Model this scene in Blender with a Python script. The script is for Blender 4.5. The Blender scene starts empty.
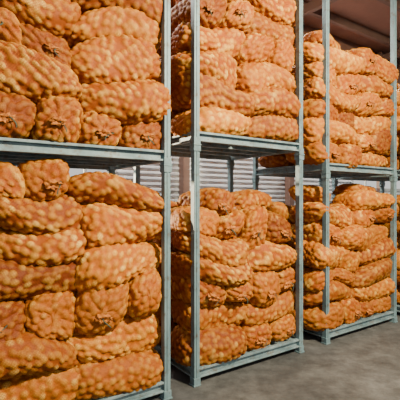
import bpy, math, random
import numpy as np
from mathutils import Matrix, Vector

random.seed(7); rng=np.random.default_rng(7)
scene=bpy.context.scene
COL=scene.collection
ANG=math.radians(34.8)
P0=Vector((-0.048,3.42,0))
M=Matrix.Translation(P0)@Matrix.Rotation(ANG,4,'Z')

# ------------------------------------------------------------ materials
def newmat(name):
    m=bpy.data.materials.new(name); m.use_nodes=True
    nt=m.node_tree; b=nt.nodes['Principled BSDF']
    return m,nt,b
def N(nt,t,**kw):
    n=nt.nodes.new(t)
    for k,v in kw.items(): setattr(n,k,v)
    return n
def mix(nt,fac,a,b,bt='MIX'):
    n=N(nt,'ShaderNodeMix',data_type='RGBA',blend_type=bt)
    for sock,v in ((n.inputs[0],fac),(n.inputs[6],a),(n.inputs[7],b)):
        if isinstance(v,bpy.types.NodeSocket): nt.links.new(v,sock)
        else:
            sock.default_value = v if isinstance(v,(int,float)) else (*v,1)
    return n.outputs[2]
def ramp(nt,src,stops):
    n=N(nt,'ShaderNodeValToRGB'); cr=n.color_ramp
    while len(cr.elements)<len(stops): cr.elements.new(0.5)
    for e,(p,c) in zip(cr.elements,stops):
        e.position=p; e.color=(*c,1) if len(c)==3 else c
    nt.links.new(src,n.inputs[0]); return n.outputs[0]
def noise(nt,scale,detail=4,coord='Object',rough=.55,vscale=None):
    tc=N(nt,'ShaderNodeTexCoord'); n=N(nt,'ShaderNodeTexNoise')
    n.inputs['Scale'].default_value=scale; n.inputs['Detail'].default_value=detail; n.inputs['Roughness'].default_value=rough
    src=tc.outputs[coord]
    if vscale:
        mp=N(nt,'ShaderNodeMapping'); mp.inputs['Scale'].default_value=vscale
        nt.links.new(src,mp.inputs[0]); src=mp.outputs[0]
    nt.links.new(src,n.inputs['Vector']); return n.outputs['Fac']
def math_(nt,op,a,b=None):
    n=N(nt,'ShaderNodeMath',operation=op)
    for k,v in enumerate((a,b)):
        if v is None: continue
        if isinstance(v,bpy.types.NodeSocket): nt.links.new(v,n.inputs[k])
        else: n.inputs[k].default_value=v
    return n.outputs[0]
def bump(nt,b,h,strength,dist):
    n=N(nt,'ShaderNodeBump'); n.inputs['Strength'].default_value=strength; n.inputs['Distance'].default_value=dist
    nt.links.new(h,n.inputs['Height']); nt.links.new(n.outputs[0],b.inputs['Normal'])

def sack_material():
    m,nt,b=newmat('orange_net_sack_material')
    at=N(nt,'ShaderNodeAttribute',attribute_name='lump')
    sep=N(nt,'ShaderNodeSeparateColor'); nt.links.new(at.outputs['Color'],sep.inputs[0])
    oi=N(nt,'ShaderNodeObjectInfo')
    net=ramp(nt,oi.outputs['Random'],[(0,(.17,.030,.001)),(.5,(.28,.062,.002)),(1,(.38,.11,.005))])
    pot=ramp(nt,sep.outputs['Green'],[(0,(.42,.17,.014)),(.5,(.57,.28,.030)),(.8,(.70,.40,.062)),(1,(.84,.58,.14))])
    fac=ramp(nt,sep.outputs['Red'],[(0.02,(0,0,0)),(.35,(.50,.50,.50)),(1,(.94,.94,.94))])
    c=mix(nt,fac,net,pot)
    # where the net bunches the potatoes show less
    n1=noise(nt,7,3); t=ramp(nt,n1,[(.35,(.02,.02,.02)),(.68,(.60,.60,.60))])
    c=mix(nt,t,c,net)
    na=N(nt,'ShaderNodeAttribute',attribute_name='netuv')
    sx=N(nt,'ShaderNodeSeparateXYZ'); nt.links.new(na.outputs['Vector'],sx.inputs[0])
    k=2*math.pi/.019
    a=math_(nt,'ADD',sx.outputs[0],sx.outputs[1]); d=math_(nt,'SUBTRACT',sx.outputs[0],sx.outputs[1])
    sa=math_(nt,'ABSOLUTE',math_(nt,'SINE',math_(nt,'MULTIPLY',a,k/2)))
    sd=math_(nt,'ABSOLUTE',math_(nt,'SINE',math_(nt,'MULTIPLY',d,k/2)))
    mn=math_(nt,'MINIMUM',sa,sd)
    thr=ramp(nt,mn,[(.14,(.75,.75,.75)),(.42,(0,0,0))])
    c=mix(nt,thr,c,(.36,.085,.004))
    n2=noise(nt,170,2); g=ramp(nt,n2,[(.36,(.70,.67,.63)),(.64,(1.2,1.18,1.12))])
    c=mix(nt,1.0,c,g,'MULTIPLY')
    r2=math_(nt,'FRACT',math_(nt,'MULTIPLY',oi.outputs['Random'],7.31))
    tn=ramp(nt,r2,[(0,(.62,.56,.52)),(.45,(.90,.88,.85)),(.8,(1.05,1.05,1.0)),(1,(1.12,1.2,1.5))])
    c=mix(nt,1.0,c,tn,'MULTIPLY')
    nt.links.new(c,b.inputs['Base Color'])
    b.inputs['Roughness'].default_value=.65
    b.inputs['Specular IOR Level'].default_value=.2
    bump(nt,b,n2,.3,.004)
    return m
SACK=sack_material()
def net_mat():
    m,nt,b=newmat('gathered_net_material')
    n=noise(nt,60,3); c=ramp(nt,n,[(.3,(.20,.04,.002)),(.7,(.50,.17,.014))])
    nt.links.new(c,b.inputs['Base Color']); b.inputs['Roughness'].default_value=.8
    bump(nt,b,n,.5,.004); return m
NET=net_mat()
def string_mat():
    m,nt,b=newmat('dark_drawstring_material')
    n=noise(nt,200,2); c=ramp(nt,n,[(.3,(.012,.03,.02)),(.7,(.04,.08,.05))])
    nt.links.new(c,b.inputs['Base Color']); b.inputs['Roughness'].default_value=.7; return m
STRING=string_mat()
def steel(name,c1,c2,rust):
    m,nt,b=newmat(name)
    n=noise(nt,9,6,vscale=(1,1,.35)); c=ramp(nt,n,[(.3,c1),(.7,c2)])
    n2=noise(nt,20,6,rough=.65); f=ramp(nt,n2,[(.52,(0,0,0)),(.68,(.85,.85,.85))])
    c=mix(nt,f,c,rust)
    nt.links.new(c,b.inputs['Base Color']); b.inputs['Roughness'].default_value=.55; b.inputs['Metallic'].default_value=.15
    bump(nt,b,n2,.15,.003); return m
STEEL=steel('weathered_galvanised_steel',(.07,.12,.145),(.17,.26,.29),(.085,.07,.058))
STEEL_D=steel('deck_steel',(.085,.14,.165),(.21,.285,.31),(.12,.09,.07))
def floor_mat():
    m,nt,b=newmat('dusty_concrete')
    n=noise(nt,.9,8,rough=.6); c=ramp(nt,n,[(.3,(.036,.038,.042)),(.7,(.115,.116,.118))])
    n2=noise(nt,5,9,rough=.75); c2=ramp(nt,n2,[(.35,(.5,.49,.48)),(.65,(1.25,1.24,1.22))])
    c=mix(nt,1.0,c,c2,'MULTIPLY')
    nt.links.new(c,b.inputs['Base Color']); b.inputs['Roughness'].default_value=.6
    bump(nt,b,n2,.4,.012); return m
def simple(name,c1,c2,scale=3,rough=.6,metal=0):
    m,nt,b=newmat(name); n=noise(nt,scale,6); c=ramp(nt,n,[(.3,c1),(.7,c2)])
    nt.links.new(c,b.inputs['Base Color']); b.inputs['Roughness'].default_value=rough; b.inputs['Metallic'].default_value=metal; return m
WALL=simple('grey_ribbed_sheet',(.42,.45,.49),(.60,.62,.64))
UPW=simple('brown_upper_sheet',(.12,.055,.038),(.16,.08,.055))
CEIL=simple('reddish_brown_roof_sheet',(.15,.065,.043),(.20,.095,.065))
BEAM=simple('dark_roof_steel',(.08,.042,.032),(.11,.062,.048))
FRAME=simple('window_frame_paint',(.25,.27,.28),(.35,.37,.38))

# ------------------------------------------------------------ helpers
def mesh_obj(name,verts,faces,mat,smooth=False):
    me=bpy.data.meshes.new(name); me.from_pydata([tuple(v) for v in verts],[],faces)
    me.materials.append(mat)
    if smooth: me.polygons.foreach_set('use_smooth',[True]*len(me.polygons))
    me.update()
    o=bpy.data.objects.new(name,me); COL.objects.link(o); return o
def boxes(name,lst,mat,bevel=0):
    V=[];F=[]
    for (x0,x1,y0,y1,z0,z1) in lst:
        k=len(V)
        V+=[(x0,y0,z0),(x1,y0,z0),(x1,y1,z0),(x0,y1,z0),(x0,y0,z1),(x1,y0,z1),(x1,y1,z1),(x0,y1,z1)]
        F+=[(k,k+3,k+2,k+1),(k+4,k+5,k+6,k+7),(k,k+1,k+5,k+4),(k+1,k+2,k+6,k+5),(k+2,k+3,k+7,k+6),(k+3,k,k+4,k+7)]
    o=mesh_obj(name,V,F,mat)
    if bevel:
        md=o.modifiers.new('bevel','BEVEL'); md.width=bevel; md.segments=2; md.limit_method='ANGLE'
    return o

# ------------------------------------------------------------ stillages
PT=.056
def stillage(s0,s1,t0,z0,deckz,ztop,label,rear_drop=0):
    root=bpy.data.objects.new('stillage_rack',None); COL.objects.link(root)
    root.empty_display_size=.2
    root.matrix_world=M@Matrix.Translation((s0,t0,z0))
    root['label']=label; root['category']='storage rack'; root['group']='steel potato stillages'
    W=s1-s0; D=1.2; HH=ztop-z0; dz=deckz-z0
    def add(o): o.parent=root; return o
    for (x,y) in ((0,0),(W-PT,0),(0,D-PT),(W-PT,D-PT)):
        H=HH-(rear_drop if y>0 else 0)
        L=[(x,x+PT,y,y+PT,0.012,H-.03)]
        L.append((x-.012,x+PT+.012,y-.012,y+PT+.012,0,.014))
        L.append((x-.006,x+PT+.006,y-.006,y+PT+.006,.014,.07))
        L.append((x-.008,x+PT+.008,y-.008,y+PT+.008,H-.05,H-.001))
        L.append((x+PT*.38,x+PT*.62,y-.006,y,.07,H-.05))
        add(boxes('post',L,STEEL,.004))
    hb=.085
    def chan(x0,x1,y0,y1,alongx,out):
        L=[(x0,x1,y0,y1,dz-.020,dz),(x0,x1,y0,y1,dz-hb,dz-hb+.016)]
        r=.034
        if alongx: yy=(y0+r,y1) if out<0 else (y0,y1-r); L.append((x0,x1,yy[0],yy[1],dz-hb+.016,dz-.020))
        else: xx=(x0+r,x1) if out<0 else (x0,x1-r); L.append((xx[0],xx[1],y0,y1,dz-hb+.016,dz-.020))
        return L
    add(boxes('deck_beam',chan(PT,W-PT,.006,.05,True,-1),STEEL_D,.003))
    add(boxes('deck_beam',chan(PT,W-PT,D-.05,D-.006,True,1),STEEL_D,.003))
    add(boxes('deck_beam',chan(.006,.05,PT,D-PT,False,-1),STEEL_D,.003))
    add(boxes('deck_beam',chan(W-.05,W-.006,PT,D-PT,False,1),STEEL_D,.003))
    L=[]
    n=8
    for i in range(n):
        c=.05+(W-.1)*(i+.5)/n; L.append((c-.04,c+.04,.05,D-.05,dz-.028,dz-.002))
    for c in (.35,.6,.85): L.append((.05,W-.05,c-.02,c+.02,dz-.075,dz-.028))
    add(boxes('deck',L,STEEL_D,.002))
    return root
R1=(-1.70,-.265,-.05); R2=(0,1.38,0); R3=(1.76,3.2,0); R4=(3.46,4.86,0)
for (s0,s1,t0),split,top in ((R1,1.872,4.7),(R2,2.07,4.8),(R3,1.89,4.5),(R4,1.89,4.5)):
    stillage(s0,s1,t0,0,.145,split,'grey galvanised steel stillage standing on the concrete floor, loaded with sacks')
    stillage(s0,s1,t0,split,split+.125,top,'grey galvanised steel stillage stacked on another, loaded with orange sacks',rear_drop=.75)

# ------------------------------------------------------------ sacks
def resample(curve,n):
    d=np.r_[0,np.cumsum(np.linalg.norm(np.diff(curve,axis=0),axis=1))]
    t=np.linspace(0,d[-1],n)
    return np.c_[np.interp(t,d,curve[:,0]),np.interp(t,d,curve[:,1])],t
def warp(p,z0,ph,A):
    s,t,z=p[:,0],p[:,1],p[:,2]
    r=np.clip((z-z0)/.45,0,1)
    dz=A*r*(np.sin(5.1*s+2.6*z+ph)+.55*np.sin(8.5*s-3.6*z+2*ph+2*t)+.35*np.sin(7*t+ph))*.6
    dt=.026*r*(np.sin(5*s+7*z+ph*1.7)+.6*np.sin(10*z-4*s+ph))
    ds=.05*r*np.sin(5.5*z+3*t+ph*.7)
    return np.c_[s+ds,t+dt,z+dz]
def make_sack(c,L,W,H,axis,z0,ph,A,res,yaw=0,roll=0,pitch=0,neck=0,group='',label='',neckflop=0):
    nr=max(10,int((L+.2)/res)); nc=max(16,int((2*W+2*H)*.9/res))
    th=np.linspace(-math.pi/2,math.pi/2,400)
    p=rng.uniform(2.8,4.2); q=rng.uniform(2.4,3.2)
    prof=np.c_[np.sign(np.sin(th))*np.abs(np.sin(th))**(2/p),np.abs(np.cos(th))**(2/p)]
    prof[:,0]*=L/2; sc=prof.copy(); sc[:,1]*=W/2
    rs,tu=resample(sc,nr); X=rs[:,0]; R=rs[:,1]/(W/2)
    R=np.clip(R,0,1); R[0]=R[-1]=0.0
    ph2=np.linspace(0,2*math.pi,800)
    cr=np.c_[np.sign(np.cos(ph2))*np.abs(np.cos(ph2))**(2/q)*W/2,np.sign(np.sin(ph2))*np.abs(np.sin(ph2))**(2/q)*H/2]
    cs,tv=resample(cr,nc+1); cs=cs[:-1]; tv=tv[:-1]
    eh=rng.uniform(.65,.9)
    Rw=np.maximum(R**.75,.10); Rh=np.maximum(R**eh,.02)
    a1,a2,a3,a4=rng.uniform(0,6.28,4)
    phi=tv/tv[-1]*2*math.pi
    pl=1+.12*np.clip(1-R,0,.6)[:,None]*np.sin(9*phi+a1)[None,:]
    P=np.zeros((nr,nc,3))
    P[:,:,0]=X[:,None]; P[:,:,1]=cs[None,:,0]*Rw[:,None]*pl; P[:,:,2]=cs[None,:,1]*Rh[:,None]*pl
    UV=np.zeros((nr,nc,3)); UV[:,:,0]=tu[:,None]; UV[:,:,1]=tv[None,:]; UV=UV.reshape(-1,3)
    low=1+.05*np.sin(P[:,:,0]*7+a1)+.04*np.sin(P[:,:,1]*9+P[:,:,0]*5+a2)
    P[:,:,1]*=low; P[:,:,2]*=(1+.05*np.sin(P[:,:,0]*7+a3))*(1+.20*rng.uniform(-1,1)*P[:,:,0]/(L/2))
    P[:,:,1]+=.02*np.sin(P[:,:,0]*5+a2)
    P[:,:,2]+=.012*np.sin(P[:,:,0]*5+a4)
    P=P.reshape(-1,3)
    d=P.copy(); d[:,0]-=np.clip(P[:,0],-(L/2-.13),L/2-.13)
    d[:,1]/=(W*W); d[:,2]/=(H*H); d[:,0]/=(.26*.26)
    nrm=d/(np.linalg.norm(d,axis=1)[:,None]+1e-9)
    order=rng.permutation(len(P)); md=.040
    arr=np.zeros((0,3))
    for v in P[order[:2000]]:
        if len(arr)==0 or np.min(np.sum((arr-v)**2,axis=1))>md*md:
            arr=np.vstack([arr,v])
    k=len(arr); ax=rng.normal(size=(k,3)); ax/=np.linalg.norm(ax,axis=1)[:,None]
    rad=rng.uniform(.026,.034,k); tone=rng.uniform(0,1,k)
    f=(P[:,None,:]-arr[None,:,:])
    dd=np.sum(f*f,axis=2)-.3*np.einsum('ijk,jk->ij',f,ax)**2
    h=1-dd/(rad**2)[None,:]
    idx=np.argmax(h,axis=1); hm=np.clip((h[np.arange(len(P)),idx]-.2)/.8,0,1)
    P=P+nrm*(np.sqrt(hm)*.0155-.004)[:,None]
    end=np.abs(P[:,0])>(L/2-.012)
    lump=hm*np.where(end,.3,1.0)
    col=np.c_[lump,tone[idx],np.zeros(len(P)),np.ones(len(P))].astype(np.float32)
    i=np.arange(nr-1)[:,None]; j=np.arange(nc)[None,:]; j2=(j+1)%nc
    q4=np.stack([i*nc+j,i*nc+j2,(i+1)*nc+j2,(i+1)*nc+j],axis=-1).reshape(-1,4)
    rotm=Matrix.Rotation(-math.pi/2,3,'Z') if axis=='y' else Matrix.Identity(3)
    Rm=np.array(Matrix.Rotation(yaw,3,'Z')@Matrix.Rotation(pitch,3,'Y')@Matrix.Rotation(roll,3,'X')@rotm)
    cc=np.array(c)
    def xf(Q): return warp((Q@Rm.T)+cc,z0,ph,A)
    wc=warp(cc[None,:],z0,ph,A)[0]
    VW=xf(P)-wc
    me=bpy.data.meshes.new('potato_sack')
    me.vertices.add(len(VW)); me.vertices.foreach_set('co',VW.astype(np.float32).ravel())
    nq=len(q4)
    loops=np.r_[q4.ravel(),np.arange(nc)[::-1],(nr-1)*nc+np.arange(nc)].astype(np.int32)
    me.loops.add(len(loops)); me.loops.foreach_set('vertex_index',loops)
    me.polygons.add(nq+2)
    me.polygons.foreach_set('loop_start',np.r_[np.arange(nq)*4,nq*4,nq*4+nc].astype(np.int32))
    me.polygons.foreach_set('use_smooth',np.ones(nq+2,dtype=bool))
    me.materials.append(SACK)
    me.update(calc_edges=True); me.validate()
    ca=me.color_attributes.new('lump','FLOAT_COLOR','POINT'); ca.data.foreach_set('color',col.ravel())
    nv=me.attributes.new('netuv','FLOAT_VECTOR','POINT'); nv.data.foreach_set('vector',UV.astype(np.float32).ravel())
    o=bpy.data.objects.new('potato_sack',me); COL.objects.link(o)
    o.matrix_world=M@Matrix.Translation(Vector(wc))
    o['label']=label; o['category']='sack'; o['group']=group
    if neck:
        n1,n2=28,8; V=[]; flop=neckflop
        for a in range(n2):
            u=a/(n2-1); x=L/2-.035+u*.078
            r=.022+.003*math.cos(u*9)+ (u**1.5)*.020 + (.016*(1-u*5) if u<.2 else 0)
            for b in range(n1):
                an=2*math.pi*b/n1
                rr=r*(1+(.10+.22*u)*math.sin(7*an+a1+u))
                y=rr*math.cos(an)*1.25; z=rr*math.sin(an)*(.85-.3*u)
                z-=.028*u*u; y+=flop*u*u*.05
                xx=x-abs(flop)*u*u*.025+.005*math.sin(5*an)*u
                V.append((xx,y,z))
        for b in range(n1):
            an=2*math.pi*b/n1; V.append((L/2+.015-abs(flop)*.02,.010*math.cos(an)+flop*.035,.007*math.sin(an)-.02))
        F=[]
        for a in range(n2):
            for b in range(n1):
                F.append((a*n1+b,a*n1+(b+1)%n1,(a+1)*n1+(b+1)%n1,(a+1)*n1+b))
        F.append(tuple(range(n2*n1,n2*n1+n1)))
        V=np.array(V); V[:,0]*=neck
        nk=mesh_obj('gathered_neck',xf(V)-wc,F,NET,True); nk.parent=o
        nk['label']='gathered orange net neck of the sack'
        V=[];F=[];path=[]
        for a in range(26):
            an=2*math.pi*a/24; path.append((L/2-.012,.031*math.cos(an),.024*math.sin(an)))
        for a in range(9):
            u=a/8; path.append((L/2+.005+.04*u,.033+.03*math.sin(u*4+a1)+flop*.04*u,-.004-.075*u*u))
        for a,pp in enumerate(path):
            for b in range(5):
                an=2*math.pi*b/5
                if a<26:
                    base=2*math.pi*a/24; rr=.0045
                    V.append((pp[0]+rr*math.sin(an),pp[1]+rr*math.cos(an)*math.cos(base),pp[2]+rr*math.cos(an)*math.sin(base)))
                else:
                    V.append((pp[0],pp[1]+.004*math.cos(an),pp[2]+.004*math.sin(an)))
        for a in range(len(path)-1):
            for b in range(5): F.append((a*5+b,a*5+(b+1)%5,(a+1)*5+(b+1)%5,(a+1)*5+b))
        V=np.array(V); V[:,0]*=neck
        st=mesh_obj('drawstring',xf(V)-wc,F,STRING,True); st.parent=o
        st['label']='dark green drawstring'
    return o

LBL_L='orange net sack of potatoes lying lengthwise in the stacked pile'
LBL_E='orange net sack of potatoes with its end facing out'
LBL_B='orange net sack of potatoes deep inside the stacked pile'
LBL_T='orange net sack of potatoes slumped on top of the pile'
def pile(R,z0,tops,group,res,split=.5,seed=0,pe=.3,backtop=None,A=.055,front_off=0,hr=(.20,.28),extras=(),bulge=0,bulger=0):
    s0,s1,t0=R; rnd=random.Random(seed); ph=rnd.uniform(0,6)
    a=s0+.03-bulge; b=s1-.03+bulger; mid=a+(b-a)*split
    cols=[(a,mid,tops[0]),(mid,b,tops[1])]
    for ci,(x0,x1,top) in enumerate(cols):
        z=z0; w=x1-x0; last=False
        tl0=rnd.uniform(-.06,.06)
        while z<top-.12:
            h=rnd.uniform(*hr)
            if z+h>top-.09: h=max(.19,min(.30,top-z))
            fo=rnd.uniform(-.045,.04)+front_off
            tl=tl0+rnd.uniform(-.10,.10); yw=rnd.uniform(-.10,.10)
            if rnd.random()<pe and not last:
                last=True
                k=rnd.uniform(.42,.58)
                for (e0,e1) in ((x0,x0+w*k),(x0+w*k,x1)):
                    L=rnd.uniform(.54,.60); f2=fo+rnd.uniform(-.02,.03)
                    hh=h*rnd.uniform(1.14,1.26)
                    make_sack(((e0+e1)/2,t0+.01+f2+L/2,z+h/2),L,(e1-e0)*1.16,hh,'y',z0,ph,A,res,
                        yaw=rnd.uniform(-.12,.12),pitch=rnd.uniform(-.12,.12),
                        neck=1 if rnd.random()<.6 else 0,group=group,label=LBL_E,neckflop=rnd.uniform(-1,1))
            else:
                last=False
                L=w*rnd.uniform(1.05,1.14); W=rnd.uniform(.45,.51)
                nk=rnd.choice((0,1,-1))
                make_sack(((x0+x1)/2+rnd.uniform(-.035,.035),t0+.02+fo+W/2,z+h/2),L,W,h*rnd.uniform(1.15,1.26),'x',z0,ph,A,res,
                    yaw=yw,pitch=tl,roll=rnd.uniform(-.18,.18),neck=nk,group=group,label=LBL_L,neckflop=-1)
            z+=h
        bt=(backtop[ci] if backtop else top); z=z0
        while z<bt-.1:
            h=rnd.uniform(.20,.24)
            L=w*rnd.uniform(1.0,1.06)
            make_sack(((x0+x1)/2,t0+.84+rnd.uniform(-.02,.02),z+h/2),L,.54,h*1.13,'x',z0,ph,A,res*1.5,
                yaw=rnd.uniform(-.04,.04),pitch=rnd.uniform(-.05,.05),group=group,label=LBL_B)
            z+=h
    for (fs,t,z,axis,L,W,H,pitch,neck) in extras:
        make_sack((s0+(s1-s0)*fs,t0+t,z),L,W,H,axis,z0,ph,A,res,pitch=pitch,yaw=rnd.uniform(-.3,.3),neck=neck,neckflop=.6,group=group,label=LBL_T)
pile(R1,.145,(1.79,1.68),'potato sacks on the first lower stillage',.0105,seed=21,pe=.38,backtop=(1.45,1.35),hr=(.21,.29))
pile(R1,1.997,(3.75,3.75),'potato sacks on the first upper stillage',.0105,seed=12,pe=.42,hr=(.22,.30))
pile(R2,.145,(1.50,1.44),'potato sacks on the middle lower stillage',.012,seed=23,pe=.45,backtop=(1.38,1.34),bulge=.03,hr=(.20,.27),
     extras=((.25,.36,1.58,'y',.5,.40,.22,.14,1),(.72,.5,1.56,'x',.6,.42,.21,-.16,-1),(.2,.9,1.52,'x',.55,.42,.2,.15,1)))
pile(R2,2.195,(3.8,3.8),'potato sacks on the middle upper stillage',.012,seed=4,pe=.45,bulge=.03)
pile(R3,.145,(1.64,1.66),'potato sacks on the end lower stillage',.015,seed=25,pe=.6,backtop=(1.55,1.5),bulge=.10,bulger=.05,hr=(.19,.26),
     extras=((.14,.4,1.70,'y',.5,.38,.2,.1,1),(.8,.4,1.72,'x',.6,.4,.17,-.08,-1)))
pile(R3,2.015,(3.46,3.44),'potato sacks on the end upper stillage',.015,seed=6,pe=.6,bulge=.13,bulger=.05,hr=(.19,.26),extras=((.3,.4,3.50,'x',.62,.42,.2,.06,1),))
pile(R4,.145,(1.6,1.65),'potato sacks on the far lower stillage',.022,seed=8,pe=.2)
pile(R4,2.015,(3.3,3.4),'potato sacks on the far upper stillage',.022,seed=9,pe=.2)

# ------------------------------------------------------------ room
def struct(o): o['kind']='structure'; return o
struct(mesh_obj('floor',[(-14,-8,0),(16,-8,0),(16,18,0),(-14,18,0)],[(0,1,2,3)],floor_mat()))
TB=2.6
def place(o): o.matrix_world=M; return o
wins=[(-1.3,.35,1.60,2.6),(6.0,8.2,1.85,2.9)]
s_min,s_max=-7,13
def ribbed(x0,x1,z0,z1,t,pitch=.085,depth=.03):
    V=[];F=[];z=z0
    pr=[]
    while z<z1-1e-6:
        for f,dd in ((0,0),(.45,0),(.55,depth),(.9,depth)):
            zz=z+f*pitch
            if zz<z1: pr.append((zz,t-dd))
        z+=pitch
    pr.append((z1,t))
    for (zz,tt) in pr: V+=[(x0,tt,zz),(x1,tt,zz)]
    for i in range(len(pr)-1): F.append((2*i,2*i+1,2*i+3,2*i+2))
    return V,F
V=[];F=[]
def addp(v,f):
    k=len(V); V.extend(v); F.extend([tuple(a+k for a in q) for q in f])
xs=sorted(set([s_min,s_max]+[w[0] for w in wins]+[w[1] for w in wins]))
for x0,x1 in zip(xs[:-1],xs[1:]):
    w=[q for q in wins if abs(q[0]-x0)<1e-6]
    if w:
        addp(*ribbed(x0,x1,0,w[0][2],TB)); addp(*ribbed(x0,x1,w[0][3],3.4,TB))
    else: addp(*ribbed(x0,x1,0,3.4,TB))
place(struct(mesh_obj('wall_back',V,F,WALL)))
place(struct(boxes('wall_upper',[(s_min,s_max,TB,TB+.06,3.4,5.2)],UPW)))
for i,w in enumerate(wins):
    x0,x1,z0,z1=w; L=[(x0-.03,x0+.03,TB-.04,TB+.05,z0-.03,z1+.03),(x1-.03,x1+.03,TB-.04,TB+.05,z0-.03,z1+.03),
       (x0,x1,TB-.04,TB+.05,z0-.03,z0+.03),(x0,x1,TB-.04,TB+.05,z1-.03,z1+.03)]
    for k in range(1,4):
        c=x0+(x1-x0)*k/4; L.append((c-.02,c+.02,TB-.01,TB+.02,z0,z1))
    L.append((x0,x1,TB-.01,TB+.02,(z0+z1)/2-.02,(z0+z1)/2+.02))
    place(struct(boxes('window_%d'%(i+1),L,FRAME)))
place(struct(boxes('trim_1',[(x-.06,x+.06,TB-.16,TB-.03,0,5.1) for x in (-3.0,1.5,3.9,7,10)],BEAM)))
place(struct(boxes('ceiling',[(s_min,s_max,-1.5,TB+.1,5.15,5.2)],CEIL)))
place(struct(boxes('trim_2',[(s_min,s_max,t-.04,t+.04,5.0,5.15) for t in (-1,0,1,2)]+[(x-.05,x+.05,-1.5,TB,4.85,5.0) for x in (-3,0.9,3.6,7,10)],BEAM)))
place(struct(boxes('wall_end',[(s_max-.05,s_max,-1.5,TB,0,5.15)],UPW)))

# ------------------------------------------------------------ light
w=bpy.data.worlds.new('World'); scene.world=w; w.use_nodes=True
bg=w.node_tree.nodes['Background']; bg.inputs[0].default_value=(1,.98,.94,1); bg.inputs[1].default_value=.82
def area(name,loc,target,size,sy,energy,color):
    l=bpy.data.lights.new(name,'AREA'); l.shape='RECTANGLE'; l.size=size; l.size_y=sy; l.energy=energy; l.color=color
    o=bpy.data.objects.new(name,l); COL.objects.link(o); o.location=loc
    o.rotation_euler=(Vector(target)-Vector(loc)).to_track_quat('-Z','Y').to_euler(); return o
area('front_key_light',(3.2,.9,4.4),(0.6,4,1.5),.5,.4,950,(1,.87,.60))  # added key lamp out of view, raking the sack fronts; no doorway is built
for k,s in enumerate((-.6,2.2,5.5)):  # added fill lamps to brighten the unlit back wall; the roof has no openings
    p=M@Vector((s,1.75,4.7)); q=M@Vector((s,2.3,1.6))
    area('rear_fill_light',p,q,1.6,.5,300,(1,.93,.82))
sl=bpy.data.lights.new('low_sun','SUN'); sl.energy=14; sl.color=(1,.83,.55); sl.angle=.02
so=bpy.data.objects.new('low_sun',sl); COL.objects.link(so)
dloc=Vector((.45,-1,-.13)); dw=(M.to_3x3()@dloc)
so.rotation_euler=dw.to_track_quat('-Z','Y').to_euler()

cam=bpy.data.cameras.new('camera'); co=bpy.data.objects.new('camera',cam); COL.objects.link(co)
co.location=(0,0,1.6); co.rotation_euler=(math.pi/2,0,0); cam.sensor_width=36; cam.lens=36
scene.camera=co
print('sacks',sum(o.name.startswith('potato_sack') for o in bpy.data.objects))
